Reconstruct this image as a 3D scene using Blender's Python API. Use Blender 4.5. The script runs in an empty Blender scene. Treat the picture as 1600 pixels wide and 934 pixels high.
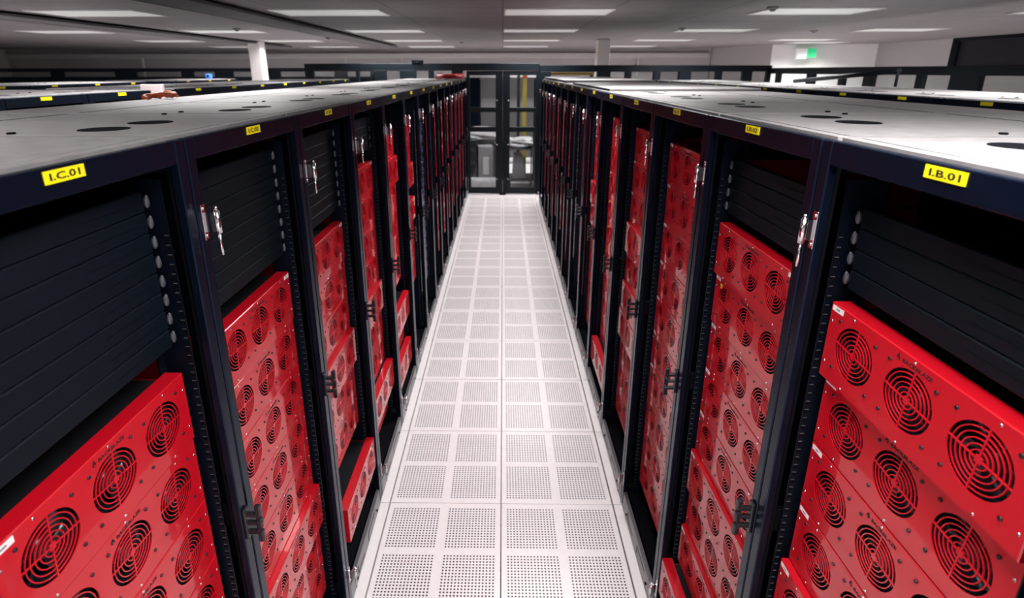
import bpy, bmesh, math, random
from mathutils import Matrix, Vector
R = random.Random(7)
PI = math.pi
sc = bpy.context.scene
COL = sc.collection

# ------------------------------------------------------------------ materials
def new_mat(name):
    m = bpy.data.materials.new(name); m.use_nodes = True
    nt = m.node_tree; nt.nodes.clear()
    out = nt.nodes.new('ShaderNodeOutputMaterial')
    b = nt.nodes.new('ShaderNodeBsdfPrincipled')
    nt.links.new(b.outputs[0], out.inputs[0])
    return m, nt, b

def mat(name, col, rough=.5, metal=0., coat=0., coat_rough=.1, spec=.5, noise=0., nscale=60., bump=0., bscale=400., emit=None, estr=0., ior=None, tint=None):
    m, nt, b = new_mat(name)
    c = (*col, 1.)
    b.inputs['Base Color'].default_value = c
    b.inputs['Roughness'].default_value = rough
    b.inputs['Metallic'].default_value = metal
    b.inputs['Coat Weight'].default_value = coat
    b.inputs['Coat Roughness'].default_value = coat_rough
    b.inputs['Specular IOR Level'].default_value = spec
    if tint: b.inputs['Specular Tint'].default_value = (*tint, 1.)
    if ior: b.inputs['IOR'].default_value = ior
    if emit:
        b.inputs['Emission Color'].default_value = (*emit, 1.)
        b.inputs['Emission Strength'].default_value = estr
    if noise or bump:
        tc = nt.nodes.new('ShaderNodeTexCoord')
    if noise:
        n = nt.nodes.new('ShaderNodeTexNoise'); n.inputs['Scale'].default_value = nscale; n.inputs['Detail'].default_value = 5
        nt.links.new(tc.outputs['Object'], n.inputs['Vector'])
        mx = nt.nodes.new('ShaderNodeMix'); mx.data_type = 'RGBA'
        mx.inputs['A'].default_value = (*[v * (1 - noise) for v in col], 1.)
        mx.inputs['B'].default_value = (*[min(1, v * (1 + noise)) for v in col], 1.)
        nt.links.new(n.outputs['Fac'], mx.inputs['Factor'])
        nt.links.new(mx.outputs['Result'], b.inputs['Base Color'])
    if bump:
        n2 = nt.nodes.new('ShaderNodeTexNoise'); n2.inputs['Scale'].default_value = bscale
        nt.links.new(tc.outputs['Object'], n2.inputs['Vector'])
        bp = nt.nodes.new('ShaderNodeBump'); bp.inputs['Strength'].default_value = bump; bp.inputs['Distance'].default_value = .002
        nt.links.new(n2.outputs['Fac'], bp.inputs['Height'])
        nt.links.new(bp.outputs[0], b.inputs['Normal'])
    return m

M = {}
M['red'] = mat('red_paint', (.48, .0022, .011), .40, coat=.75, coat_rough=.03, noise=.06, nscale=9)
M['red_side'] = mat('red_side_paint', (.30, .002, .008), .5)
M['lid'] = mat('dark_lid_steel', (.004, .0045, .006), .6, spec=.2)
M['black'] = mat('black_rack_paint', (.0022, .0035, .0070), .42, bump=.12, bscale=900, spec=.25, tint=(.35, .55, 1.))
M['stile'] = mat('black_door_paint', (.0024, .0042, .0100), .25, bump=.05, bscale=900, spec=.25, tint=(.35, .55, 1.))
M['kick'] = mat('kick_reflection_grey', (.10, .10, .108), .28)  # grey holds the floor's reflection on the black kick rail
M['deep'] = mat('matt_black', (.0022, .0027, .0045), .8, spec=.08)
M['blank'] = mat('navy_black_plastic', (.0020, .0048, .0088), .5, noise=.5, nscale=350, bump=.4, bscale=700, spec=.15)
M['clip'] = mat('grey_clip_plastic', (.055, .058, .066), .4)
M['roof'] = mat('dusty_roof_steel', (.235, .225, .226), .33, noise=.4, nscale=22, bump=.10, bscale=260, ior=1.7)
M['chrome'] = mat('chrome', (.72, .68, .70), .17, 1.)
M['steel'] = mat('bright_steel', (.75, .73, .73), .25, 1.)
M['rubber'] = mat('black_rivet', (.006, .007, .010), .35)
M['fan'] = mat('black_fan_plastic', (.006, .010, .016), .28)
M['ink'] = mat('black_ink', (.004, .004, .005), .6)
M['yellow'] = mat('yellow_tag_vinyl', (.82, .70, .005), .45)
M['white_label'] = mat('white_label_paper', (.75, .72, .72), .5)
M['grey_ink'] = mat('grey_print', (.22, .2, .2), .6)
M['yellow_dot'] = mat('yellow_dot_paper', (.80, .42, .01), .5)
M['plain_tile'] = mat('plain_floor_tile', (.80, .765, .775), .33, noise=.05, nscale=30)
M['groove'] = mat('dark_groove', (.02, .02, .022), .8)
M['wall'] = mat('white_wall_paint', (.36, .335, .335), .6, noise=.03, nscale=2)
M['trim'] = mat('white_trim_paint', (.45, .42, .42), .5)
M['wall_lit_tone'] = mat('lit_tone_wall_paint', (.82, .81, .79), .6)  # paler copy of the wall paint; lamp light put into its colour
M['pillar'] = mat('white_pillar_paint', (.78, .75, .74), .5)
M['cage'] = mat('dark_teal_frame', (.0025, .006, .010), .5, spec=.25)
M['server'] = mat('grey_server_steel', (.20, .20, .215), .4, .5, noise=.5, nscale=60)
M['led'] = mat('blue_led', (.02, .04, .3), .4, emit=(.15, .3, 1.), estr=.7)
M['fixture'] = mat('white_fixture_enamel', (.7, .68, .68), .4)
M['diffuser'] = mat('lamp_diffuser', (.4, .4, .39), .5, emit=(1., .98, .96), estr=.26)
M['shade_strip'] = mat('shade_strip_grey', (.075, .068, .071), .6)  # grey of the strips that stand in for ceiling shade
M['wrap'] = mat('white_plastic_wrap', (.75, .72, .74), .3, noise=.3, nscale=14, bump=.9, bscale=22)
M['carton'] = mat('grey_carton', (.24, .23, .235), .7, noise=.2, nscale=8)
M['crate'] = mat('dark_crate_plastic', (.022, .024, .026), .5, noise=.6, nscale=12)
M['grey_panel'] = mat('grey_panel_paint', (.30, .29, .30), .5)
M['pole_yellow'] = mat('yellow_pole_paint', (.42, .33, .05), .5)
M['orange'] = mat('orange_jacket', (.75, .16, .05), .5)
M['amber'] = mat('amber_beam_paint', (.65, .40, .08), .5)
M['hose'] = mat('red_hose', (.55, .012, .02), .4)
M['pink'] = mat('pale_pink_panel', (.48, .40, .40), .6)
M['mesh_dark'] = mat('dark_mesh_panel', (.030, .030, .034), .6, noise=.3, nscale=200)
M['green'] = mat('green_sign_glow', (.02, .45, .16), .4, emit=(.05, .62, .26), estr=.55)
M['sign_white'] = mat('white_sign_housing', (.8, .8, .78), .5, emit=(1, 1, .97), estr=.12)
M['blue'] = mat('blue_device', (.03, .12, .45), .5, emit=(.05, .25, .9), estr=.25)

def math_node(nt, op, a, b=None):
    n = nt.nodes.new('ShaderNodeMath'); n.operation = op
    for i, v in enumerate((a, b)):
        if v is None: continue
        if isinstance(v, (int, float)): n.inputs[i].default_value = v
        else: nt.links.new(v, n.inputs[i])
    return n.outputs[0]

TILE = .61; TY0 = 2.342
def perforated():
    m, nt, b = new_mat('perforated_floor_tile')
    tc = nt.nodes.new('ShaderNodeTexCoord')
    sp = nt.nodes.new('ShaderNodeSeparateXYZ'); nt.links.new(tc.outputs['Object'], sp.inputs[0])
    mk = lambda op, a, c=None: math_node(nt, op, a, c)
    u = mk('FRACT', mk('ADD', mk('DIVIDE', sp.outputs[0], TILE), 10.))
    v = mk('FRACT', mk('ADD', mk('DIVIDE', mk('SUBTRACT', sp.outputs[1], TY0), TILE), 10.))
    def axis(t, lo, hi, n):
        # mirrored in two quadrants: distance from tile centre line
        d = mk('ABSOLUTE', mk('SUBTRACT', t, .5))             # 0..0.5
        s = mk('DIVIDE', mk('SUBTRACT', d, .5 - hi), hi - lo)  # 0..1 inside the quadrant
        ok = mk('MULTIPLY', mk('GREATER_THAN', s, 0.), mk('LESS_THAN', s, 1.))
        f = mk('SUBTRACT', mk('FRACT', mk('MULTIPLY', s, float(n))), .5)
        return ok, f
    oku, fu = axis(u, .045, .465, 16)
    okv, fv = axis(v, .055, .470, 16)
    r = mk('SQRT', mk('ADD', mk('MULTIPLY', fu, fu), mk('MULTIPLY', fv, fv)))
    hole = mk('MULTIPLY', mk('LESS_THAN', r, .285), mk('MULTIPLY', oku, okv))
    n = nt.nodes.new('ShaderNodeTexNoise'); n.inputs['Scale'].default_value = 26.; n.inputs['Detail'].default_value = 6
    nt.links.new(tc.outputs['Object'], n.inputs['Vector'])
    base = nt.nodes.new('ShaderNodeMix'); base.data_type = 'RGBA'
    base.inputs['A'].default_value = (.74, .705, .715, 1); base.inputs['B'].default_value = (.86, .825, .835, 1)
    nt.links.new(n.outputs['Fac'], base.inputs['Factor'])
    mx = nt.nodes.new('ShaderNodeMix'); mx.data_type = 'RGBA'
    mx.inputs['B'].default_value = (.035, .03, .035, 1)
    nt.links.new(base.outputs['Result'], mx.inputs['A'])
    nt.links.new(hole, mx.inputs['Factor'])
    nt.links.new(mx.outputs['Result'], b.inputs['Base Color'])
    b.inputs['Roughness'].default_value = .33
    return m
M['perf'] = perforated()

def ceiling_mat():
    m, nt, b = new_mat('ceiling_tile')
    tc = nt.nodes.new('ShaderNodeTexCoord')
    sp = nt.nodes.new('ShaderNodeSeparateXYZ'); nt.links.new(tc.outputs['Object'], sp.inputs[0])
    mk = lambda op, a, c=None: math_node(nt, op, a, c)
    def line(t, per, off):
        f = mk('ABSOLUTE', mk('SUBTRACT', mk('FRACT', mk('ADD', mk('DIVIDE', mk('SUBTRACT', t, off), per), 40.)), .5))
        return mk('GREATER_THAN', f, .5 - .010 / per)
    ln = mk('MAXIMUM', line(sp.outputs[0], 1.25, 0.), line(sp.outputs[1], .61, 6.3))
    n = nt.nodes.new('ShaderNodeTexNoise'); n.inputs['Scale'].default_value = 3.; n.inputs['Detail'].default_value = 8
    nt.links.new(tc.outputs['Object'], n.inputs['Vector'])
    base = nt.nodes.new('ShaderNodeMix'); base.data_type = 'RGBA'
    base.inputs['A'].default_value = (.155, .138, .143, 1); base.inputs['B'].default_value = (.19, .170, .176, 1)
    nt.links.new(n.outputs['Fac'], base.inputs['Factor'])
    mx = nt.nodes.new('ShaderNodeMix'); mx.data_type = 'RGBA'
    mx.inputs['B'].default_value = (.09, .08, .083, 1)
    nt.links.new(base.outputs['Result'], mx.inputs['A'])
    nt.links.new(ln, mx.inputs['Factor'])
    nt.links.new(mx.outputs['Result'], b.inputs['Base Color'])
    b.inputs['Roughness'].default_value = .7
    return m
M['ceiling'] = ceiling_mat()

def glass_mat():
    m = bpy.data.materials.new('clear_glass'); m.use_nodes = True
    nt = m.node_tree; nt.nodes.clear()
    out = nt.nodes.new('ShaderNodeOutputMaterial')
    mixn = nt.nodes.new('ShaderNodeMixShader')
    tr = nt.nodes.new('ShaderNodeBsdfTransparent'); tr.inputs[0].default_value = (.88, .9, .9, 1)
    gl = nt.nodes.new('ShaderNodeBsdfGlossy'); gl.inputs['Roughness'].default_value = .02
    mixn.inputs[0].default_value = .025
    nt.links.new(tr.outputs[0], mixn.inputs[1]); nt.links.new(gl.outputs[0], mixn.inputs[2])
    nt.links.new(mixn.outputs[0], out.inputs[0])
    return m
M['glass'] = glass_mat()

# ------------------------------------------------------------------ mesh building
class MB:
    """Collects shapes in one bmesh; build() links them as one mesh object."""
    def __init__(s): s.bm = bmesh.new(); s.mats = []; s.mi = 0
    def use(s, key):
        if key not in s.mats: s.mats.append(key)
        s.mi = s.mats.index(key); return s
    def _tag(s, before):
        for f in s.bm.faces:
            if f.index == -1 or f not in before: f.material_index = s.mi
    def face(s, pts):
        f = s.bm.faces.new([s.bm.verts.new(p) for p in pts]); f.material_index = s.mi; return f
    def box(s, x0, x1, y0, y1, z0, z1, bev=0.):
        b = bev
        if b <= 0:
            v = [s.bm.verts.new(p) for p in ((x0,y0,z0),(x1,y0,z0),(x1,y1,z0),(x0,y1,z0),(x0,y0,z1),(x1,y0,z1),(x1,y1,z1),(x0,y1,z1))]
            for q in ((3,2,1,0),(4,5,6,7),(0,1,5,4),(1,2,6,5),(2,3,7,6),(3,0,4,7)):
                f = s.bm.faces.new([v[i] for i in q]); f.material_index = s.mi
            return s
        t = bmesh.new()
        bmesh.ops.create_cube(t, size=1.)
        bmesh.ops.scale(t, vec=(x1-x0, y1-y0, z1-z0), verts=t.verts)
        bmesh.ops.translate(t, vec=((x0+x1)/2, (y0+y1)/2, (z0+z1)/2), verts=t.verts)
        bmesh.ops.bevel(t, geom=t.edges[:], offset=b, segments=1, affect='EDGES')
        s.join(t); return s
    def join(s, t, mtx=None):
        mp = {}
        for v in t.verts: mp[v] = s.bm.verts.new(mtx @ v.co if mtx else v.co)
        for f in t.faces:
            try:
                g = s.bm.faces.new([mp[v] for v in f.verts]); g.material_index = s.mi
            except ValueError: pass
        t.free()
    def mesh(s, me, mtx):
        vs = [s.bm.verts.new(mtx @ v.co) for v in me.vertices]
        for p in me.polygons:
            try:
                g = s.bm.faces.new([vs[i] for i in p.vertices]); g.material_index = s.mi
            except ValueError: pass
    def tube(s, a, b, r, seg=10, r2=None, caps=True):
        a = Vector(a); b = Vector(b); d = (b - a).normalized(); r2 = r if r2 is None else r2
        n = d.orthogonal().normalized(); m = d.cross(n)
        A = []; B = []
        for i in range(seg):
            t = 2*PI*i/seg; o = n*math.cos(t) + m*math.sin(t)
            A.append(s.bm.verts.new(a + o*r)); B.append(s.bm.verts.new(b + o*r2))
        for i in range(seg):
            j = (i+1) % seg
            f = s.bm.faces.new((A[i], A[j], B[j], B[i])); f.material_index = s.mi; f.smooth = True
        if caps:
            f = s.bm.faces.new(A[::-1]); f.material_index = s.mi
            f = s.bm.faces.new(B); f.material_index = s.mi
        return s
    def path(s, pts, r, seg=8):
        pts = [Vector(p) for p in pts]; rings = []
        for i, p in enumerate(pts):
            d = (pts[min(i+1, len(pts)-1)] - pts[max(i-1, 0)]).normalized()
            n = d.cross(Vector((0, 0, 1)));  n = n.normalized() if n.length > .05 else Vector((1, 0, 0))
            m = d.cross(n).normalized()
            rings.append([s.bm.verts.new(p + (n*math.cos(2*PI*k/seg) + m*math.sin(2*PI*k/seg))*r) for k in range(seg)])
        for a, b in zip(rings, rings[1:]):
            for k in range(seg):
                j = (k+1) % seg
                f = s.bm.faces.new((a[k], a[j], b[j], b[k])); f.material_index = s.mi; f.smooth = True
        for e in (rings[0][::-1], rings[-1]):
            f = s.bm.faces.new(e); f.material_index = s.mi
        return s
    def ball(s, c, rx, ry, rz, u=10, v=6):
        t = bmesh.new(); bmesh.ops.create_uvsphere(t, u_segments=u, v_segments=v, radius=1.)
        bmesh.ops.scale(t, vec=(rx, ry, rz), verts=t.verts)
        bmesh.ops.translate(t, vec=c, verts=t.verts)
        n0 = len(s.bm.faces); s.join(t)
        s.bm.faces.ensure_lookup_table()
        for i in range(n0, len(s.bm.faces)): s.bm.faces[i].smooth = True
        return s
    def data(s, name):
        bmesh.ops.recalc_face_normals(s.bm, faces=s.bm.faces)
        me = bpy.data.meshes.new(name); s.bm.to_mesh(me); s.bm.free()
        for k in s.mats: me.materials.append(M[k])
        return me
    def build(s, name, parent=None, loc=None, rz=0.):
        return link(name, s.data(name), parent, loc, rz)

def link(name, data, parent=None, loc=None, rz=0.):
    o = bpy.data.objects.new(name, data); COL.objects.link(o)
    if parent: o.parent = parent
    if loc: o.location = loc
    if rz: o.rotation_euler = (0, 0, rz)
    return o

def tag(o, label=None, cat=None, group=None, kind=None):
    if label: o['label'] = label
    if cat: o['category'] = cat
    if group: o['group'] = group
    if kind: o['kind'] = kind
    return o

def thing(name, loc, rz=0.):
    o = link(name, None, None, loc, rz); o.empty_display_size = .1
    return o

def text_mesh(s, size, width=None, bold=.02):
    c = bpy.data.curves.new('txt', 'FONT'); c.body = s; c.size = size; c.align_x = 'CENTER'; c.align_y = 'CENTER'
    c.resolution_u = 2; c.offset = bold*size; c.fill_mode = 'BOTH'; c.extrude = .0002
    o = bpy.data.objects.new('txt', c); COL.objects.link(o)
    bpy.context.view_layer.update()
    me = bpy.data.meshes.new_from_object(o.evaluated_get(bpy.context.evaluated_depsgraph_get()))
    bpy.data.objects.remove(o); bpy.data.curves.remove(c)
    xs = [v.co.x for v in me.vertices]; ys = [v.co.y for v in me.vertices]
    w = max(xs) - min(xs); cx = (max(xs)+min(xs))/2; cy = (max(ys)+min(ys))/2
    k = (width / w) if width else 1.
    for v in me.vertices: v.co.x = (v.co.x - cx)*k; v.co.y = v.co.y - cy
    return me

# front of a rack or a pod looks along -X; a viewer in the aisle sees -Y on the right
def front(u, v, d=0.): return Vector((d, -u, v))
def front_matrix(u, v, d=0., s=1.):
    return Matrix(((0, 0, -1, d), (-1*s, 0, 0, -u), (0, 1*s, 0, v), (0, 0, 0, 1)))

# ------------------------------------------------------------------ storage pod meshes (front plane at x=0, centre of face at origin)
PW, PH, PD = .4826, .1752, .040
FANU = (-.149, 0., .149); FANV = .006; FR = .0572
def faceplate_mesh(marks=False):
    b = MB(); b.use('red')
    hw, hh, ch = PW/2, PH/2, .0018
    N = 40; t = .0022
    def ring(cu, cv, r0, r1, d0, d1, n=N, a0=0.):
        # flat ring with thickness
        def P(r, a, d): return front(cu + r*math.cos(a), cv + r*math.sin(a), d)
        R_ = [[b.bm.verts.new(P(r, a0 + 2*PI*i/n, d)) for i in range(n)] for r, d in ((r0, d0), (r1, d0), (r1, d1), (r0, d1))]
        for k in range(4):
            A, B = R_[k], R_[(k+1) % 4]
            for i in range(n):
                j = (i+1) % n
                f = b.bm.faces.new((A[i], A[j], B[j], B[i])); f.material_index = b.mi
    iu, iv = hw - ch, hh - ch
    cell = .0745
    # three square-ish cells with round openings
    for cu in FANU:
        circ = []; sq = []; wall = []
        for i in range(N):
            a = 2*PI*i/N; c, s_ = math.cos(a), math.sin(a)
            circ.append(b.bm.verts.new(front(cu + FR*c, FANV + FR*s_, 0)))
            wall.append(b.bm.verts.new(front(cu + FR*c, FANV + FR*s_, t)))
            k = 1e9
            if c > 1e-6: k = min(k, cell/c)
            if c < -1e-6: k = min(k, -cell/c)
            if s_ > 1e-6: k = min(k, (iv - FANV)/s_)
            if s_ < -1e-6: k = min(k, (-iv - FANV)/s_)
            sq.append(b.bm.verts.new(front(cu + k*c, FANV + k*s_, 0)))
        for i in range(N):
            j = (i+1) % N
            b.bm.faces.new((circ[i], circ[j], sq[j], sq[i]))
            b.bm.faces.new((circ[i], circ[j], wall[j], wall[i]))
        # corner fill
        for su in (-1, 1):
            for sv in (-1, 1):
                cor = (cu + su*cell, sv*iv)
                best = sorted(sq, key=lambda v: (v.co.y + cor[0])**2 + (v.co.z - cor[1])**2)[:2]
                b.bm.faces.new((best[0], best[1], b.bm.verts.new(front(cor[0], cor[1], 0))))
        # guard rings and cross bars
        for k, r in enumerate((.0150, .0238, .0326, .0414, .0502)):
            ring(cu, FANV, r - .00095, r + .00095, .0, .0020, n=32)
        for a in (-.09, PI/2 - .09):
            c, s_ = math.cos(a), math.sin(a); w = .0013
            pts = [(-FR*c - w*s_*-1, -FR*s_ - w*c), (FR*c + w*s_, FR*s_ - w*c), (FR*c - w*s_, FR*s_ + w*c), (-FR*c - w*s_, -FR*s_ + w*c)]
            lo = [b.bm.verts.new(front(cu + p[0], FANV + p[1], -.0004)) for p in pts]
            hi = [b.bm.verts.new(front(cu + p[0], FANV + p[1], .0021)) for p in pts]
            b.bm.faces.new(lo); b.bm.faces.new(hi[::-1])
            for i in range(4): b.bm.faces.new((lo[i], lo[(i+1) % 4], hi[(i+1) % 4], hi[i]))
        # hub pad: small square turned with the bars
        pts = [(.0085*math.cos(PI/4 - .09 + k*PI/2), .0085*math.sin(PI/4 - .09 + k*PI/2)) for k in range(4)]
        lo = [b.bm.verts.new(front(cu + p[0], FANV + p[1], -.0005)) for p in pts]
        hi = [b.bm.verts.new(front(cu + p[0], FANV + p[1], .0022)) for p in pts]
        b.bm.faces.new(lo); b.bm.faces.new(hi[::-1])
        for i in range(4): b.bm.faces.new((lo[i], lo[(i+1) % 4], hi[(i+1) % 4], hi[i]))
    # side strips of the face
    for s_ in (-1, 1):
        b.face([front(s_*(.149 + cell), -iv), front(s_*iu, -iv), front(s_*iu, iv), front(s_*(.149 + cell), iv)])
    # chamfer and returns
    loops = []
    for (U, V, d) in ((iu, iv, 0), (hw, hh, ch), (hw, hh, PD), (hw - .003, hh - .003, PD)):
        loops.append([b.bm.verts.new(front(a*U, c*V, d)) for a, c in ((-1, -1), (1, -1), (1, 1), (-1, 1))])
    for A, B in zip(loops, loops[1:]):
        for i in range(4): b.bm.faces.new((A[i], A[(i+1) % 4], B[(i+1) % 4], B[i]))
    # back flange closing onto the chassis
    inn = [b.bm.verts.new(front(a*.2150, c*.0840, PD)) for a, c in ((-1, -1), (1, -1), (1, 1), (-1, 1))]
    A = loops[-1]
    for i in range(4): b.bm.faces.new((A[i], A[(i+1) % 4], inn[(i+1) % 4], inn[i]))
    if marks:
        for p in RIVETS: add_rivet(b, *p)
        for p in SCREWS: add_screw(b, *p)
        lettering_mesh(b)
    return b.data('faceplate')

def chassis_mesh():
    b = MB()
    b.use('red_side')
    for s_ in (-1, 1):
        b.box(.030, .760, s_*.2160 - .001, s_*.2160 + .001, -.0845, .0845)
    b.use('lid'); b.box(.030, .760, -.215, .215, .0825, .0845); b.box(.030, .760, -.215, .215, -.0845, -.0825)
    b.use('deep'); b.box(.046, .050, -.215, .215, -.0825, .0825); b.box(.758, .760, -.215, .215, -.0825, .0825)
    return b.data('chassis')

def fan_mesh():
    # square frame with a hub and curved blades, centred on its axis
    b = MB(); b.use('fan')
    n = 28; ro, ri = .0590, .0560
    for d0, d1 in ((.010, .035),):
        def P(r, i, d): a = 2*PI*i/n; return front(r*math.cos(a), r*math.sin(a), d)
        L = [[b.bm.verts.new(P(r, i, d)) for i in range(n)] for r, d in ((ri, d0), (ro, d0), (ro, d1), (ri, d1))]
        for k in range(4):
            A, B = L[k], L[(k+1) % 4]
            for i in range(n):
                j = (i+1) % n; b.bm.faces.new((A[i], A[j], B[j], B[i]))
    b.tube(front(0, 0, .013), front(0, 0, .033), .0195, 20)
    for k in range(7):
        a0 = 2*PI*k/7
        strip = []
        for i in range(5):
            r = .019 + i/4*.0355
            aa = a0 + .30*(i/4)
            strip.append((b.bm.verts.new(front(r*math.cos(aa), r*math.sin(aa), .015)), b.bm.verts.new(front(r*math.cos(aa + .62), r*math.sin(aa + .62), .030)),
                          b.bm.verts.new(front(r*math.cos(aa + .62), r*math.sin(aa + .62), .032)), b.bm.verts.new(front(r*math.cos(aa), r*math.sin(aa), .017))))
        for A, B in zip(strip, strip[1:]):
            for q in range(4):
                f = b.bm.faces.new((A[q], A[(q+1) % 4], B[(q+1) % 4], B[q])); f.smooth = q in (0, 2)
    return b.data('cooling_fan')

RIVETS = [(cu + su*.0545, FANV + sv*.0535 - .001) for cu in FANU for su in (-1, 1) for sv in (-1, 1)]
SCREWS = [(-.165, .079), (0, .080), (.165, .079), (-.165, -.079), (0, -.080), (.165, -.079), (-.231, .048), (-.231, -.048), (.231, .048), (.231, -.048)]
def add_rivet(b, u, v):
    b.use('rubber').tube(front(u, v, .001), front(u, v, -.0025), .0040, 8, .0034)
def add_screw(b, u, v):
    b.use('steel').tube(front(u, v, .001), front(u, v, -.0014), .0034, 8, .0024)
def rivet_mesh():
    b = MB(); add_rivet(b, 0, 0); return b.data('rivet')

def screw_mesh():
    b = MB(); add_screw(b, 0, 0); return b.data('screw')

def lettering_mesh(b=None):
    own = b is None
    b = b or MB(); b.use('ink')
    me = text_mesh('BACKBLAZE', .0105, .068)
    b.mesh(me, front_matrix(.007, FANV + .0655, -.0003))
    bpy.data.meshes.remove(me)
    # flame mark at the left of the word
    fl = [(0, .0085), (-.0016, .0045), (-.0040, .0012), (-.0046, -.0026), (-.0026, -.0058), (.0010, -.0064), (.0040, -.0046), (.0048, -.0012), (.0034, .0018), (.0022, .0030), (.0016, .0052)]
    dr = [(-.0004, -.0006), (-.0018, -.0030), (-.0004, -.0052), (.0016, -.0040), (.0014, -.0022)]
    c = (-.0375, FANV + .0665)
    n = len(fl); m = len(dr)
    ctr = b.bm.verts.new(front(c[0] + .0006, c[1] + .0014, -.0004))
    vs = [b.bm.verts.new(front(c[0] + p[0], c[1] + p[1], -.0004)) for p in fl]
    for i in range(n): b.bm.faces.new((vs[i], vs[(i+1) % n], ctr)).material_index = b.mi
    b.use('red')
    b.face([front(c[0] + p[0], c[1] + p[1], -.0007) for p in dr])
    return b.data('lettering') if own else None

def sticker_mesh(key='white_label', w=.036, h=.012):
    b = MB(); b.use(key); b.box(-.0005, .0003, -w/2, w/2, -h/2, h/2)
    b.use('grey_ink'); b.box(-.0007, -.0004, -w*.16, w*.16, -h*.16, h*.16)
    return b.data('sticker')

def dot_mesh():
    b = MB(); b.use('yellow_dot'); b.tube((-.0006, 0, 0), (.0003, 0, 0), .0085, 16)
    return b.data('dot_sticker')

POD = dict(faceplate=faceplate_mesh(), chassis=chassis_mesh(), fan=fan_mesh(), rivet=rivet_mesh(), screw=screw_mesh(), plain=faceplate_mesh(True), lettering=lettering_mesh(), sticker=sticker_mesh(), dot=dot_mesh())

ORD = ['first', 'second', 'third', 'fourth', 'fifth', 'sixth', 'seventh', 'eighth', 'ninth', 'tenth', 'eleventh', 'twelfth', 'thirteenth', 'fourteenth', 'fifteenth', 'sixteenth']
ROW = {1: 'I.B', -1: 'I.C'}

def make_pod(near):
    t = thing('storage_pod', (0, 0, 0))
    link('faceplate', POD['faceplate' if near else 'plain'], t); link('chassis', POD['chassis'], t)
    for u in FANU:
        link('cooling_fan', POD['fan'], t, front(u, FANV, 0))
    if near:
        for p in RIVETS: link('rivet', POD['rivet'], t, front(*p))
        for p in SCREWS: link('screw', POD['screw'], t, front(*p))
        link('lettering', POD['lettering'], t)
    return t
POD_FIRST = {}
def pod(side, rack, nth, y, ztop, xf, extra=()):
    near = rack < 3
    if near not in POD_FIRST:
        t = make_pod(near); POD_FIRST[near] = (t, list(t.children))
    else:
        src, kids = POD_FIRST[near]
        t = src.copy(); COL.objects.link(t)
        for ch in kids:
            c = ch.copy(); COL.objects.link(c); c.parent = t
    t.location = (side*xf, y, ztop - PH/2)
    t.rotation_euler = (0, 0, 0 if side > 0 else PI)
    st = ''
    if 'out' in extra: st = ' pulled out'
    tag(t, 'red three-fan storage pod%s, %s from top in %s rack of row %s' % (st, ORD[nth], ORD[rack], ROW[side]), 'storage pod', 'red storage pods')
    for e in extra:
        if e in ('sl', 'sr'):
            o = link('sticker', POD['sticker'], t, front(-.218 if e == 'sl' else .218, .0775, 0)); o['label'] = 'small white sticker with grey print'
        if e == 'dot':
            o = link('sticker', POD['dot'], t, front(-.190, .060, 0)); o['label'] = 'round yellow sticker'
    return t

# ------------------------------------------------------------------ racks
XD, PITCH, YB1, ZT, DEEP = .655, .63, 1.095, 2.135, 1.06
XR = .735 - XD       # depth of the rail plane behind the door face
HW = PITCH/2
def rack_center(k): return YB1 - HW + PITCH*k

def frame_mesh():
    b = MB(); b.use('deep')
    x0, x1, w = .034, DEEP, .026
    for ys in (-1, 1):
        ya, yb = sorted((ys*(HW - .002), ys*(HW - .002 - w)))
        b.box(.022, .031, ya, yb, .02, ZT - .012, .001)
        yc, yd = sorted((ys*(HW - .002), ys*(HW - .008)))
        b.box(x1 - .04, x1, ya, yb, .02, ZT - .012, .002)
        b.box(x0 + .5, x0 + .53, yc, yd, .02, ZT - .012)
        # side braces
        for z, h in ((.06, .05), (1.135, .065), (ZT - .075, .05)):
            b.box(.0315, x1 - .002, yc, yd, z, z + h)
    # top and bottom ladders
    b.box(x0, x0 + .025, -HW + .002, HW - .002, ZT - .05, ZT - .012, .002)
    b.box(x1 - .025, x1, -HW + .002, HW - .002, ZT - .05, ZT - .012, .002)
    b.box(x0, x1, -HW + .002, HW - .002, .035, .085, .002)
    for xx in (.08, 1.0):
        for ys in (-1, 1): b.tube((xx, ys*.26, .0), (xx, ys*.26, .036), .022, 12)
    return b.data('frame')

def rail_mesh(s):
    # square-hole mounting rail: L section with a row of bright-rimmed holes
    b = MB(); b.use('black')
    b.box(XR + .041, XR + .044, *sorted((s*.236, s*.258)), .09, 2.05)
    b.box(XR - .026, XR + .044, *sorted((s*.258, s*.2605)), .09, 2.05)
    z = .12
    while z < 1.93:
        b.use('deep'); b.box(XR - .024, XR - .014, *sorted((s*.2582, s*.2576)), z, z + .0095)
        b.use('clip'); b.box(XR - .0234, XR - .0146, *sorted((s*.2580, s*.2566)), z + .0090, z + .0110)
        z += .0222
    return b.data('mounting_rail')

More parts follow.
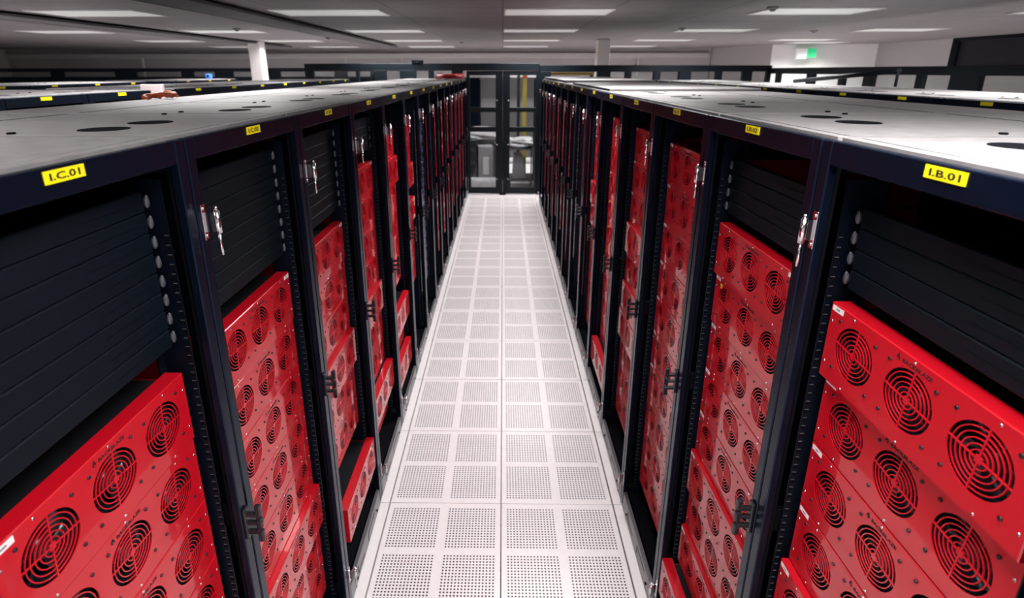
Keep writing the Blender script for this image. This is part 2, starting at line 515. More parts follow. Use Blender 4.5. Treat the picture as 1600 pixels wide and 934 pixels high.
def roof_mesh():
    b = MB(); b.use('roof')
    x0, x1 = .0, DEEP
    zt, zb = ZT, ZT - .012
    b.use('deep'); b.box(.05, x1, -HW + .001, HW - .001, zb - .002, zb + .004); b.use('roof')
    # front lip, seam, plate with two cable ports, rear lip
    b.box(x0 + .034, .060, -HW + .007, HW - .007, zb, zt, .001)
    b.box(x1 - .03, x1, -HW + .007, HW - .007, zb, zt, .001)
    b.use('deep'); b.box(.060, .066, -HW + .02, HW - .02, zb, zt - .003)
    b.use('roof')
    b.box(.060, .066, -HW + .007, -HW + .02, zb, zt); b.box(.060, .066, HW - .02, HW - .007, zb, zt)
    ports = [(.27, .17), (.27, .00)]
    r = .052
    cy0, cy1 = -HW + .007, HW - .007
    # plate strips around the ports
    xa, xb = .27 - .075, .27 + .075
    b.box(.066, xa, cy0, cy1, zb, zt); b.box(xb, x1 - .03, cy0, cy1, zb, zt)
    edges = [cy0, -.075, .085, .255, cy1]
    b.box(xa, xb, cy0, -.075, zb, zt); b.box(xa, xb, .255, cy1, zb, zt)
    N = 28
    for (px, py), (ya, yb) in zip(ports, ((.085, .255), (-.075, .085))):
        circ, sq, low = [], [], []
        for i in range(N):
            a = 2*PI*i/N; c, s_ = math.cos(a), math.sin(a); k = 1e9
            if c > 1e-6: k = min(k, (xb - px)/c)
            if c < -1e-6: k = min(k, (xa - px)/c)
            if s_ > 1e-6: k = min(k, (yb - py)/s_)
            if s_ < -1e-6: k = min(k, (ya - py)/s_)
            circ.append(b.bm.verts.new((px + r*c, py + r*s_, zt))); low.append(b.bm.verts.new((px + r*c, py + r*s_, zb)))
            sq.append(b.bm.verts.new((px + k*c, py + k*s_, zt)))
        for i in range(N):
            j = (i+1) % N
            f = b.bm.faces.new((circ[i], circ[j], sq[j], sq[i])); f.material_index = b.mi
            f = b.bm.faces.new((circ[i], circ[j], low[j], low[i])); f.material_index = b.mi
        for cx in (xa, xb):
            for cy in (ya, yb):
                best = sorted(sq, key=lambda v: (v.co.x - cx)**2 + (v.co.y - cy)**2)[:2]
                f = b.bm.faces.new((best[0], best[1], b.bm.verts.new((cx, cy, zt)))); f.material_index = b.mi
        b.use('deep'); b.tube((px, py, zb + .002), (px, py, zt + .0012), .054, 28, .052); b.use('roof')
    # screw heads and a shallow rear seam
    b.use('deep'); b.tube((.40, -.27, zt), (.40, -.27, zt + .004), .008, 8); b.tube((.40, .27, zt), (.40, .27, zt + .004), .008, 8)
    b.box(.72, .726, cy0 + .02, cy1 - .02, zt - .001, zt + .0006)
    return b.data('roof_panel')

def rear_mesh():
    b = MB(); b.use('deep')
    b.box(DEEP - .038, DEEP - .030, -HW + .004, HW - .004, .05, ZT - .03)
    for k in range(9): b.box(DEEP - .030, DEEP - .027, -HW + .06, HW - .06, .2 + k*.2, .205 + k*.2)
    return b.data('rear_panel')

def door_mesh():
    b = MB(); b.use('stile')
    w, t = .031, .020
    for s in (-1, 1):
        b.box(0, t, *sorted((s*(HW - .0025), s*(HW - .0025 - w))), .022, ZT - .004, .0025)
    b.box(.001, t, -HW + .033, HW - .033, ZT - .052, ZT - .004, .002)
    b.use('kick'); b.box(.002, t, -HW + .033, HW - .033, .012, .105, .002)
    b.use('deep')
    for ya, yb, za, zb in ((-.16, -.03, .070, .076), (-.03, -.024, .030, .076), (.06, .16, .040, .046), (.16, .166, .040, .085)):
        b.box(.0012, .004, ya, yb, za, zb)
    for yy in (-.20, .19): b.tube((.002, yy, .045), (-.003, yy, .045), .006, 8)
    return b.data('door')

def hinge_mesh(n):
    # n = -1 / +1: local side of the hinge stile.  Chrome lift-off pin with bracket.
    b = MB(); b.use('chrome')
    y = n*(HW - .024)
    e = -n                                   # direction into the door opening
    b.box(-.0022, .0, *sorted((y - .008, y + .008)), -.040, .040, .0006)        # bracket plate
    b.box(-.026, -.002, *sorted((y - e*.002, y + e*.002)), -.022, .022)          # arm
    b.tube((-.026, y + e*.006, -.026), (-.026, y + e*.006, .026), .0068, 12)      # barrel
    b.tube((-.026, y + e*.006, .026), (-.026, y + e*.006, .036), .0050, 10, .0035)
    b.tube((-.026, y + e*.006, -.026), (-.026, y + e*.006, -.078), .0034, 10)
    b.tube((-.0022, y, .031), (-.0045, y, .031), .0042, 8); b.tube((-.0022, y, -.031), (-.0045, y, -.031), .0042, 8)
    return b.data('hinge')

def latch_mesh(n):
    # black swing handle on the far stile
    b = MB(); b.use('rubber')
    y = n*(HW - .018)
    b.box(-.008, .0, *sorted((y - .011, y + .011)), -.046, .046, .002)
    for z0, z1 in ((-.034, -.023), (-.005, .005), (.020, .032)):
        b.box(-.036, -.004, y - .006, y + .006, z0, z1, .002)
    for z0, z1 in ((-.058, -.022), (-.016, .016), (.022, .056)):
        b.box(-.045, -.030, y - .007, y + .007, z0, z1, .003)
    b.box(-.038, -.032, y - .005, y + .005, -.05, .05)
    b.use('clip'); b.tube((-.045, y, .004), (-.0472, y, .004), .003, 8)
    return b.data('latch')

def tag_meshes(txt, seed):
    b = MB(); b.use('yellow'); b.box(-.0008, .0004, -.039, .039, -.0098, .0098)
    a = b.data('id_tag')
    b = MB(); b.use('ink'); me = text_mesh(txt, .0150, .058); b.mesh(me, front_matrix(0, 0, -.0010)); bpy.data.meshes.remove(me)
    return a, b.data('lettering')

RK = dict(frame=frame_mesh(), railp=rail_mesh(1), railn=rail_mesh(-1), roof=roof_mesh(), rear=rear_mesh(), door=door_mesh(),
          hinge={n: hinge_mesh(n) for n in (-1, 1)}, latch={n: latch_mesh(n) for n in (-1, 1)})
TAG_PLATE = tag_meshes('I', 0)[0]

NL, NR = 15, 14
def rack(side, k):
    y = rack_center(k)
    t = thing('server_rack', (side*XD, y, 0), 0 if side > 0 else PI)
    link('frame', RK['frame'], t)
    link('mounting_rail', RK['railp'], t, (0, .037*side, 0)); link('mounting_rail', RK['railn'], t, (0, .037*side, 0))
    link('roof_panel', RK['roof'], t); link('rear_panel', RK['rear'], t)
    d = link('door', RK['door'], t)
    for z in (.185, 1.945):
        h = link('hinge', RK['hinge'][1], d, (0, 0, z)); h['label'] = 'chrome lift-off hinge'
    link('latch', RK['latch'][-1], d, (0, 0, 1.155))
    if side > 0 and k in (5, 6, 7, 9, 10, 11, 12, 13):
        b = MB(); b.use('roof'); e = .018 if k < 8 else .03
        b.box(.05, DEEP - .02, -HW + .002, HW - .002, ZT + .0005, ZT + e, .002)
        b.use('black'); b.box(.046, .05, -HW + .004, HW - .004, ZT + .0005, ZT + e - .002)
        b.build('roof_cover', t)
    txt = '%s.%02d' % (ROW[side], k + 1)
    g = link('id_tag', TAG_PLATE, t, (0, 0, 2.1165)); g['label'] = 'yellow identification tag'
    b = MB(); b.use('ink'); me = text_mesh(txt, .0150, .058); b.mesh(me, front_matrix(0, 0, -.0010)); bpy.data.meshes.remove(me)
    link('lettering', b.data('lettering'), g)
    if k in (0, NL - 1 if side < 0 else NR - 1):
        b = MB(); b.use('black')
        b.box(.06, DEEP - .05, *((-.001, .001) if True else ()), .05, ZT - .03)
        s = (1 if k else -1)*side
        link('side_panel', b.data('side_panel'), t, (0, s*(HW - .013), 0))
    tag(t, 'black open-front server rack tagged %s, %s rack from the camera in its row' % (txt, ORD[k]), 'server rack', 'server racks of row %s' % ROW[side])
    return t

# blanking panels
def blank_mesh():
    b = MB(); b.use('blank'); h = .0222
    b.box(0, .012, -.236, .236, -h + .0006, h - .0008, .0028)
    b.box(-.0008, .0, -.20, -.06, -.0005, .0005)
    return b.data('panel')
def clip_mesh():
    b = MB(); b.use('clip')
    b.ball((.000, 0, -.002), .006, .0065, .0135, 12, 8)
    b.ball((-.0015, 0, .006), .004, .004, .008, 10, 6)
    return b.data('clip')
BL = (blank_mesh(), clip_mesh())
BLANK_FIRST = []
def blank(side, rack_i, nth, z):
    if not BLANK_FIRST:
        t = thing('blanking_panel', (0, 0, 0)); link('panel', BL[0], t)
        for s in (-1, 1):
            c = link('clip', BL[1], t, (0, s*.243, 0)); c['label'] = 'grey oval snap clip'
        BLANK_FIRST.append((t, list(t.children)))
    else:
        src, kids = BLANK_FIRST[0]
        t = src.copy(); COL.objects.link(t)
        for ch in kids:
            c = ch.copy(); COL.objects.link(c); c.parent = t
    t.location = (side*.735, rack_center(rack_i) + .037, z); t.rotation_euler = (0, 0, 0 if side > 0 else PI)
    tag(t, 'dark textured blanking panel, %s from top in %s rack of row %s' % (ORD[nth], ORD[rack_i], ROW[side]), 'blanking panel', 'blanking panels above the pods')

# rack-mount servers in the two grey racks
def server_meshes():
    b = MB(); b.use('server'); b.box(0, .70, -.218, .218, -.042, .042, .001)
    c = b.data('server_case')
    b = MB(); b.use('clip'); b.box(-.006, .0, -.238, .238, -.043, .043, .001)
    b.use('steel')
    for i in range(8):
        for j in range(2): b.box(-.009, -.005, -.20 + i*.05, -.165 + i*.05, -.036 + j*.038, -.004 + j*.038, .001)
    d = b.data('bezel')
    b = MB(); b.use('led')
    b.box(-.0105, -.0085, -.226, -.218, .010, .018); b.box(-.0105, -.0085, -.226, -.218, -.020, -.012)
    return c, d, b.data('indicator_light')
SV = server_meshes()
SERVER_FIRST = []
def server(side, rack_i, nth, z):
    if not SERVER_FIRST:
        t = thing('rack_server', (0, 0, 0)); link('server_case', SV[0], t); link('bezel', SV[1], t); link('indicator_light', SV[2], t)
        SERVER_FIRST.append((t, list(t.children)))
    else:
        src, kids = SERVER_FIRST[0]
        t = src.copy(); COL.objects.link(t)
        for ch in kids:
            c = ch.copy(); COL.objects.link(c); c.parent = t
    t.location = (side*.735, rack_center(rack_i) + .037, z); t.rotation_euler = (0, 0, 0 if side > 0 else PI)
    tag(t, 'grey rack server with drive bays, %s from top in %s rack of row %s' % (ORD[nth], ORD[rack_i], ROW[side]), 'server', 'grey rack servers')

# contents: (top of stack, number of pods, {index: protrusion}, gaps {index: drop before})
U4 = .1778
CONTENT = {
    (1, 0): dict(top=1.789, n=9, out={0: .018, 4: .018, 7: .012}, blanks=(1.999, 4), st={0: 'sl', 1: 'sl', 2: 'sl', 3: 'sl', 4: 'sl', 6: 'sl'}),
    (1, 1): dict(top=1.788, n=9, out={0: .014, 1: .004, 5: .014, 7: .014, 8: .075}, blanks=(1.999, 4), st={0: 'sr', 1: 'sl', 2: 'sl', 3: 'sl', 4: 'sl', 5: 'sl', 6: 'sl', 7: 'sl'}, dot=(1,)),
    (1, 2): dict(top=1.969, n=10, out={0: .004}, st={i: 'sl' for i in (0, 1, 2, 3, 4, 5, 6)}),
    (1, 3): dict(top=1.972, n=10, out={3: .016, 4: .004, 5: .016, 6: .02}, st={i: 'sl' for i in (0, 1, 2, 3, 4)}),
    (1, 4): dict(top=1.974, n=10, out={9: .06}, st={0: 'sl', 2: 'sl'}, dot=(3, 4, 5)),
    (1, 5): dict(top=1.965, n=10, out={3: .02, 4: .012}, st={0: 'sl', 1: 'sl'}),
    (1, 6): dict(top=1.90, n=9, out={}),
    (1, 7): dict(servers=1.93),
    (1, 8): dict(top=1.93, n=10, out={2: .01}),
    (1, 9): dict(top=1.93, n=9, out={}),
    (1, 10): dict(top=1.93, n=9, out={4: .01}),
    (1, 11): dict(top=1.93, n=10, out={}),
    (1, 12): dict(top=1.93, n=9, out={}),
    (1, 13): dict(top=1.93, n=9, out={}),
    (-1, 0): dict(top=1.604, n=8, out={0: .004}, blanks=(2.029, 8), st={0: 'sl'}),
    (-1, 1): dict(top=1.608, n=8, out={0: .004, 5: .022}, blanks=(2.029, 8), st={0: 'sr'}),
    (-1, 2): dict(top=1.610, n=8, out={0: .004, 3: .018, 6: .07}, blanks=(2.029, 8), st={0: 'sr'}, gap={6: .10}),
    (-1, 3): dict(top=1.787, n=9, out={0: .004, 4: .016, 7: .05}, blanks=(2.029, 4), st={0: 'sr'}, gap={}),
    (-1, 4): dict(top=1.90, n=9, out={1: .02, 6: .05, 8: .05}, gap={6: .10, 7: .02}),
    (-1, 5): dict(top=1.93, n=7, out={2: .02, 3: .02}, gap={3: .10}),
    (-1, 6): dict(servers=1.93),
    (-1, 7): dict(top=1.85, n=5, out={}, low=2),
    (-1, 8): dict(top=1.87, n=9, out={}),
    (-1, 9): dict(top=1.89, n=9, out={3: .01}),
    (-1, 10): dict(top=1.91, n=9, out={}),
    (-1, 11): dict(top=1.91, n=9, out={}),
    (-1, 12): dict(top=1.91, n=9, out={}),
    (-1, 13): dict(top=1.91, n=9, out={}),
    (-1, 14): dict(top=1.91, n=9, out={}),
}
for side, n in ((1, NR), (-1, NL)):
    for k in range(n):
        rack(side, k)
        c = CONTENT[(side, k)]
        yc = rack_center(k) + .037
        if 'servers' in c:
            for i in range(15 if side > 0 else 16): server(side, k, i, c['servers'] - .045 - i*.1)
            continue
        if 'blanks' in c:
            z0, m = c['blanks']
            for i in range(m): blank(side, k, i, z0 - .022 - i*.0445)
        z = c['top']
        for i in range(c['n']):
            z -= c.get('gap', {}).get(i, 0.)
            if z - PH < .125: break
            o = c['out'].get(i, 0.)
            ex = []
            if i in c.get('st', {}): ex.append(c['st'][i])
            if i in c.get('dot', ()): ex.append('dot')
            if o > .04: ex.append('out')
            pod(side, k, i, yc, z, .7335 - o, ex)
            z -= U4

# ------------------------------------------------------------------ rows behind: plainer racks seen over the tops
def back_rack_meshes():
    b = MB(); b.use('black')
    b.box(.02, DEEP, -HW + .003, HW - .003, .03, ZT - .012)
    for s in (-1, 1): b.box(0, .02, *sorted((s*(HW - .003), s*(HW - .05))), .03, ZT - .004, .002)
    b.box(0, .02, -HW + .05, HW - .05, ZT - .055, ZT - .004, .002)
    for xx in (.08, 1.0):
        for ys in (-1, 1): b.tube((xx, ys*.26, 0), (xx, ys*.26, .032), .022, 10)
    return b.data('cabinet')
BR = back_rack_meshes()
def back_rack(x, y, side, label, group, dz=0., stag=True):
    t = thing('server_rack', (side*x, y, dz), 0 if side > 0 else PI)
    link('cabinet', BR, t); link('roof_panel', RK['roof'], t)
    if stag:
        g = link('id_tag', TAG_PLATE, t, (0, 0, 2.1165)); g['label'] = 'yellow identification tag'
    tag(t, label, 'server rack', group)
# second row on the C side, with a gap at y about 4.0
ys = [2.0 + PITCH*i for i in range(4)]
for i, y in enumerate(ys):
    back_rack(2.6, y - .18, -1, 'black rack with yellow tag, %s before the gap in row behind I.C' % ORD[i], 'racks behind row I.C')
for i in range(8):
    back_rack(2.6, 4.66 + PITCH*i, -1, 'black rack with yellow tag, %s after the gap in row behind I.C' % ORD[i], 'racks behind row I.C')
for i in range(8):
    if i in (4,): continue
    back_rack(4.8, 5.2 + PITCH*i, -1, 'black tagged rack, %s in the second row behind I.C' % ORD[i], 'racks in the second row behind I.C')
for i in range(13):
    back_rack(2.6, 1.70 + .58*0 + PITCH*i, 1, 'black rack with yellow tag, %s in the row behind row I.B' % ORD[i], 'racks behind row I.B', dz=-.025)

# ------------------------------------------------------------------ setting
def struct(o): o['kind'] = 'structure'; return o
b = MB()
b.use('groove'); b.box(-16, 16, -3, 20, -.16, -.045)
g = .0022
for i in (-1, 0):
    for j in range(-6, 12):
        ya, yb = TY0 + j*TILE + g, TY0 + (j+1)*TILE - g
        b.use('perf'); b.box(i*TILE + (2*g if i else g), (i+1)*TILE - (g if i else 2*g), ya, yb, -.04, 0, .001)
b.use('plain_tile')
yend = TY0 + 12*TILE
for j in range(-6, 12):
    ya, yb = TY0 + j*TILE + g, TY0 + (j+1)*TILE - g
    for s in (-1, 1):
        b.box(*sorted((s*(TILE + 1.4*g), s*(2*TILE - g))), ya, yb, -.04, 0, .001)
for s in (-1, 1): b.box(*sorted((s*(2*TILE), s*16)), -3, yend, -.04, 0)
b.box(-16, 16, yend + g, 20, -.04, 0)
b.box(-2*TILE, 2*TILE, -3, TY0 - 6*TILE - g, -.04, 0)
struct(b.build('floor'))

ZC = 2.93
b = MB(); b.use('ceiling'); b.box(-16, 16, -3, 20, ZC, ZC + .1); struct(b.build('ceiling'))
b = MB(); b.use('wall'); b.box(-16, 6.5, 17.6, 17.8, 0, ZC); struct(b.build('wall_back'))
b = MB(); b.use('wall')
def wall_seg(b, p, q, th, z0=0, z1=ZC):
    p = Vector((*p, 0)); q = Vector((*q, 0)); d = (q - p).normalized(); n = Vector((d.y, -d.x, 0))*th
    lo = [p, q, q + n, p + n]
    A = [b.bm.verts.new((v.x, v.y, z0)) for v in lo]; B = [b.bm.verts.new((v.x, v.y, z1)) for v in lo]
    for f in ((A[0], A[1], A[2], A[3]), (B[3], B[2], B[1], B[0])):
        b.bm.faces.new(f).material_index = b.mi
    for i in range(4): b.bm.faces.new((A[i], B[i], B[(i+1) % 4], A[(i+1) % 4])).material_index = b.mi
wall_seg(b, (6.5, 17.7), (7.25, 15.2), -.15); b.use('wall_lit_tone'); wall_seg(b, (7.25, 15.2), (9.8, 14.8), -.15)
struct(b.build('wall_recess'))
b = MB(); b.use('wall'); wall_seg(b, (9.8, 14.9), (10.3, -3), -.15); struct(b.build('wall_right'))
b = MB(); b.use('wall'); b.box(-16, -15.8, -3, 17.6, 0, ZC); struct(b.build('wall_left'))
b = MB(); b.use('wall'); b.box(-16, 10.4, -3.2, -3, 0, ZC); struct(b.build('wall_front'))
b = MB(); b.use('trim'); b.box(-15.8, 6.4, 17.5, 17.6, 2.66, 2.80, .01)
for x in (-11.5, -8.0, -5.0, -3.2, 4.2): b.box(x, x + .06, 17.52, 17.6, 2.1, 2.66)
struct(b.build('trim_1'))
# structural columns
for i, (x, y) in enumerate(((-5.74, 13.0), (2.24, 12.6))):
    b = MB(); b.use('pillar'); b.box(x - .14, x + .14, y - .14, y + .14, 0, ZC, .012)
    b.box(x - .165, x + .165, y - .165, y + .165, 0, .12, .008)
    tag(struct(b.build('column_%d' % (i + 1))), 'white square column behind row I.%s' % 'CB'[i])

# glazed cage frames
def cage(name, p, q, posts, z_beam, z_mid=None, z_top=None, th=.06, pane=True, low=0.):
    """posts: list of (t along p-q, width)."""
    p = Vector((*p, 0)); q = Vector((*q, 0)); L = (q - p).length; d = (q - p)/L
    ang = math.atan2(d.y, d.x)
    t = link(name, None, None, (p.x, p.y, 0), ang); struct(t)
    b = MB(); b.use('cage')
    b.box(0, L, -th/2, th/2, z_beam[0], z_beam[1], .004)
    if z_mid: b.box(0, L, -th/2, th/2, z_mid[0], z_mid[1], .004)
    b.box(0, L, -th/2, th/2, low, low + .10, .004)
    for (a, w) in posts: b.box(a - w/2, a + w/2, -th/2 - .002, th/2 + .002, low, z_beam[0] + .01, .004)
    b.build('window_frame', t)
    if pane:
        b = MB(); b.use('glass'); b.box(.01, L - .01, -.004, .004, low + .08, z_beam[0] + .02); b.build('window_pane', t)
    return t
YP = 9.97
# left part: wide dark bays, right part recedes to the corner
cage('window_1', (-3.57, YP), (-.66, YP), [(.08, .16), (.95, .06), (1.36, .22), (1.86, .30), (2.28, .10), (2.75, .20)], (2.270, 2.395), (1.0, 1.08))
cage('window_2', (.66, YP), (5.4, 11.25), [(.10, .22), (1.25, .26), (1.75, .12), (2.35, .14), (2.95, .26), (3.7, .14), (4.35, .22), (4.85, .1)], (2.245, 2.365), (1.0, 1.08))
cage('window_3', (5.4, 11.25), (5.4, 1.5), [(.35, .14), (1.5, .22), (2.4, .14), (3.05, .22), (4.05, .12), (4.75, .42), (6.3, .3), (7.8, .3)], (2.205, 2.315), (1.0, 1.08))
cage('window_4', (-15.6, 15.0), (-3.4, 15.0), [(1.0, .5), (3.4, .35), (5.3, .6), (7.0, .35), (8.0, .5), (9.3, .5), (11.2, .35), (12.1, .2)], (2.255, 2.350), (1.96, 2.125))
# upper dark bay over the right-hand frame
t = struct(link('window_5', None, None, (5.4, 6.8, 0), -PI/2))
b = MB(); b.use('cage'); b.box(0, .10, -.03, .03, 2.31, 2.63, .004); b.box(.1, 5.2, -.03, .03, 2.59, 2.63, .004); b.build('window_frame', t)
b = MB(); b.use('mesh_dark'); b.box(.08, 5.2, -.006, .006, 2.31, 2.6); b.build('window_panel', t)

# double door at the end of the aisle
t = struct(link('door_1', None, None, (0, YP, 0)))
b = MB(); b.use('cage'); b.box(-.66, .66, -.035, .035, 2.270, 2.395, .004); b.build('door_header', t)
for s in (-1, 1):
    b = MB(); b.use('cage')
    a0, a1 = .0015, .655
    b.box(*sorted((s*a0, s*.130)), -.025, .025, .02, 2.265, .004)
    b.box(*sorted((s*.60, s*a1)), -.025, .025, .02, 2.265, .004)
    b.box(*sorted((s*.13, s*.60)), -.025, .025, .02, .135, .004)
    b.box(*sorted((s*.13, s*.60)), -.025, .025, 1.185, 1.275, .004)
    b.box(*sorted((s*.13, s*.60)), -.025, .025, 1.545, 1.625, .004)
    b.box(*sorted((s*.13, s*.60)), -.025, .025, 2.19, 2.265, .004)
    leaf = b.build('door_leaf', t)
    b = MB(); b.use('glass'); b.box(*sorted((s*.12, s*.61)), -.004, .004, .12, 2.2); b.build('door_pane', leaf)
    b = MB(); b.use('chrome')
    for z in (.30, .95, 1.75): b.tube((s*.105, -.025, z), (s*.105, -.031, z), .012, 10)
    b.build('door_bolt', leaf)
b = MB(); b.use('deep'); b.box(-.06, .06, -.07, .03, 0, .022, .004); b.build('door_stop', t)

# ------------------------------------------------------------------ things behind the glass and on the racks
def blob(b, c, s, seed, amp=.16, u=22, v=14):
    rr = random.Random(seed); t = bmesh.new(); bmesh.ops.create_uvsphere(t, u_segments=u, v_segments=v, radius=1.)
    ph = [rr.uniform(0, 6.28) for _ in range(6)]
    for w in t.verts:
        p = w.co.copy()
        k = 1 + amp*(math.sin(5*p.x + ph[0])*math.sin(4*p.y + ph[1]) + .6*math.sin(9*p.z + ph[2] + 3*p.x) + .5*math.sin(11*p.y + ph[3]))
        w.co = Vector((max(-1, min(1, p.x*1.25*k))*s[0] + c[0], max(-1, min(1, p.y*1.25*k))*s[1] + c[1], max(-1, min(1, p.z*1.2*k))*s[2] + c[2]))
    n0 = len(b.bm.faces); b.join(t); b.bm.faces.ensure_lookup_table()
    for i in range(n0, len(b.bm.faces)): b.bm.faces[i].smooth = True

def carton(name, x, y, z, w, d, h, label, key='carton', cat='box', rz=0.):
    t = thing(name, (x, y, z), rz)
    b = MB(); b.use(key); b.box(-w/2, w/2, -d/2, d/2, 0, h*.97, .006); b.build('body', t)
    b = MB(); b.use(key); b.box(-w/2 + .004, -.004, -d/2 + .004, d/2 - .004, h*.97, h, .002); b.box(.004, w/2 - .004, -d/2 + .004, d/2 - .004, h*.97, h, .002)
    b.build('flap', t)
    b = MB(); b.use('white_label'); b.box(-w*.2, w*.2, -d/2 - .0015, -d/2 + .001, h*.3, h*.75); o = b.build('sticker', t)
    tag(t, label, cat)
carton('equipment_carton', -.36, 10.92, 0, .30, .36, .80, 'pale grey carton standing among dark crates behind the left door pane', 'grey_panel', rz=.12)
def crate(x, y, z, w, d, h, label, rz=0.):
    t = thing('equipment_crate', (x, y, z), rz)
    b = MB(); b.use('crate'); b.box(-w/2, w/2, -d/2, d/2, 0, h, .008); b.build('body', t)
    b = MB(); b.use('clip')
    for k in range(3): b.box(-w/2 + .02, w/2 - .02, -d/2 - .006, -d/2 + .002, h*(.2 + .28*k), h*(.27 + .28*k), .002)
    b.build('rib', t)
    tag(t, label, 'crate')
crate(-.68, 10.95, 0, .30, .45, .93, 'dark ribbed crate behind left door pane, beside the pale carton')
crate(-.10, 11.00, 0, .14, .40, .86, 'narrow dark crate behind left door pane, against the middle of the door')
crate(-.42, 11.52, 0, .84, .34, .84, 'wide dark crate at the back behind the left door pane', .05)
b = MB(); b.use('wrap'); blob(b, (-.40, 11.52, .99), (.36, .17, .13), 4, .3, 30, 18)
tag(b.build('wrapped_bundle'), 'crumpled white plastic bundle on dark crate behind left door glass', 'bundle')
back_rack(.50, 11.75 + .3, -1, 'black cabinet standing beyond the end door, left pane', 'cabinets beyond the end door', stag=False)
back_rack(.64, 10.95, 1, 'black cabinet standing beyond the end door, right pane', 'cabinets beyond the end door', stag=False)
b = MB(); b.use('wrap'); b.tube((-.78, 10.55, .11), (-.10, 10.55, .11), .105, 18)
b.use('carton'); b.tube((-.80, 10.55, .11), (-.08, 10.55, .11), .04, 12)
tag(b.build('plastic_roll'), 'white roll of plastic sheet lying on floor just behind left door pane', 'roll')
# flat cart behind the right pane
t = thing('equipment_cart', (.36, 10.75, 0))
b = MB(); b.use('crate'); b.box(-.26, .26, -.35, .35, .16, .20, .006); b.build('deck', t)
for x in (-.24, .24):
    b = MB(); b.use('crate'); b.tube((x, -.34, .18), (x, -.34, .80), .014, 10); b.tube((x, .34, .18), (x, .34, .80), .014, 10); b.build('post', t)
b = MB(); b.use('crate'); b.box(-.26, .26, -.35, .35, .78, .80, .004); b.build('shelf', t)
for x in (-.21, .21):
    for y in (-.30, .30):
        b = MB(); b.use('rubber'); b.tube((x - .012, y, .06), (x + .012, y, .06), .06, 14); b.box(x - .016, x + .016, y - .02, y + .02, .06, .165); b.build('caster', t)
tag(t, 'grey two-deck cart standing behind the right door pane', 'cart')
b = MB(); b.use('grey_panel')
for k in range(7): b.box(.20 + k*.003, .46 - k*.012, 10.50, 10.98, .205 + k*.066, .268 + k*.066, .004)
tag(b.build('panel_stack'), 'pile of pale grey panels stacked on the cart deck', 'panels')
b = MB(); b.use('wrap'); blob(b, (.36, 10.72, .905), (.235, .26, .085), 11, .3, 30, 18)
tag(b.build('wrapped_bundle'), 'white plastic bundle on the cart shelf behind right door glass', 'bundle')
# yellow post with an orange head, amber beam
t = thing('barrier_post', (.45, 11.3, 0))
b = MB(); b.use('pole_yellow'); b.box(-.045, .045, -.04, .04, .02, 2.12, .006); b.build('post', t)
b = MB(); b.use('pole_yellow'); b.tube((0, 0, 0), (0, 0, .022), .11, 18); b.build('base', t)
b = MB(); b.use('orange'); b.box(-.05, .05, -.045, .045, 2.12, 2.222, .01); o = b.build('cap', t); o['label'] = 'orange cap'
tag(t, 'yellow post with orange cap behind right door pane', 'post')
t = thing('gantry_beam', (1.15, 12.2, 0))
b = MB(); b.use('amber'); b.box(-.85, .85, -.05, .05, 2.175, 2.235, .006); b.build('beam', t)
for x in (-.80, .80):
    b = MB(); b.use('cage'); b.box(x - .035, x + .035, -.035, .035, 0, 2.176, .004); b.build('post', t)
tag(t, 'amber painted gantry beam on two dark posts beyond the door', 'beam')
# storage shelves beyond the door
t = thing('storage_shelf', (-.25, 13.6, 0))
for x in (-1.3, 1.3):
    for y in (-.25, .25):
        b = MB(); b.use('cage'); b.box(x - .03, x + .03, y - .03, y + .03, 0, 2.22, .004); b.build('post', t)
for z in (.5, 1.30, 2.12):
    b = MB(); b.use('grey_panel'); b.box(-1.3, 1.3, -.27, .27, z, z + .05, .004); b.build('shelf', t)
b = MB(); b.use('grey_panel'); b.box(-1.3, 1.3, .26, .275, .1, 2.1); b.build('back_panel', t)
tag(t, 'tall shelf unit with grey back panel standing beyond the end door', 'shelf')

# red hose coiled on the far end of row I.C
b = MB(); b.use('hose')
pts = []
for i in range(26):
    a = i/25*2*PI*1.6
    pts.append((-.87 - .20*math.cos(a), 9.0 + .34*math.sin(a) + .01*i, ZT + .034 + .004*math.sin(3*a) + .0009*i))
b.path(pts, .033, 10)
tag(b.build('hose_coil'), 'red hose coiled on top of the far end of row I.C', 'hose')
# pinkish end panel and orange leads in the gap behind row I.C
t = thing('air_baffle', (-2.70, 4.20, 0))
b = MB(); b.use('pink'); b.box(-.085, .085, -.02, .02, .02, 2.17, .006); b.build('panel', t)
b = MB(); b.use('steel'); b.box(-.08, .08, -.06, .06, 0, .022, .004); b.build('foot', t)
tag(t, 'narrow pale pinkish upright panel in the gap of the row behind I.C', 'panel')
b = MB(); b.use('orange')
rr = random.Random(5)
for s in range(6):
    y0 = 2.52 + .025*s; pts = []
    for i in range(9):
        f = i/8
        pts.append((-1.645 - .05*math.sin(f*3.1 + s), y0 + f*.10, ZT + .008 + .010*math.sin(f*PI)*(1 + .3*(s % 3)) + .002*s))
    b.path(pts, .007, 7)
tag(b.build('cable_bundle'), 'small heap of orange leads on rack tops of row I.C', 'cables')
b = MB(); b.use('blue'); b.box(-.045, .045, -.04, .04, 0, .085, .006); b.use('deep'); b.tube((0, -.04, .045), (0, -.05, .045), .02, 12)
tag(b.build('sensor_box', None, (-5.3, 9.9, 2.136)), 'small blue box on rack tops of the second row behind I.C', 'sensor')
b = MB(); b.use('deep'); b.box(-.10, .10, -.05, .05, 0, .06, .006); b.use('cage'); b.tube((0, -.05, .03), (0, -.075, .03), .022, 12)
tag(b.build('camera_box', None, (-1.53, YP, 2.394)), 'small black camera on the dark header above row I.C end', 'camera')
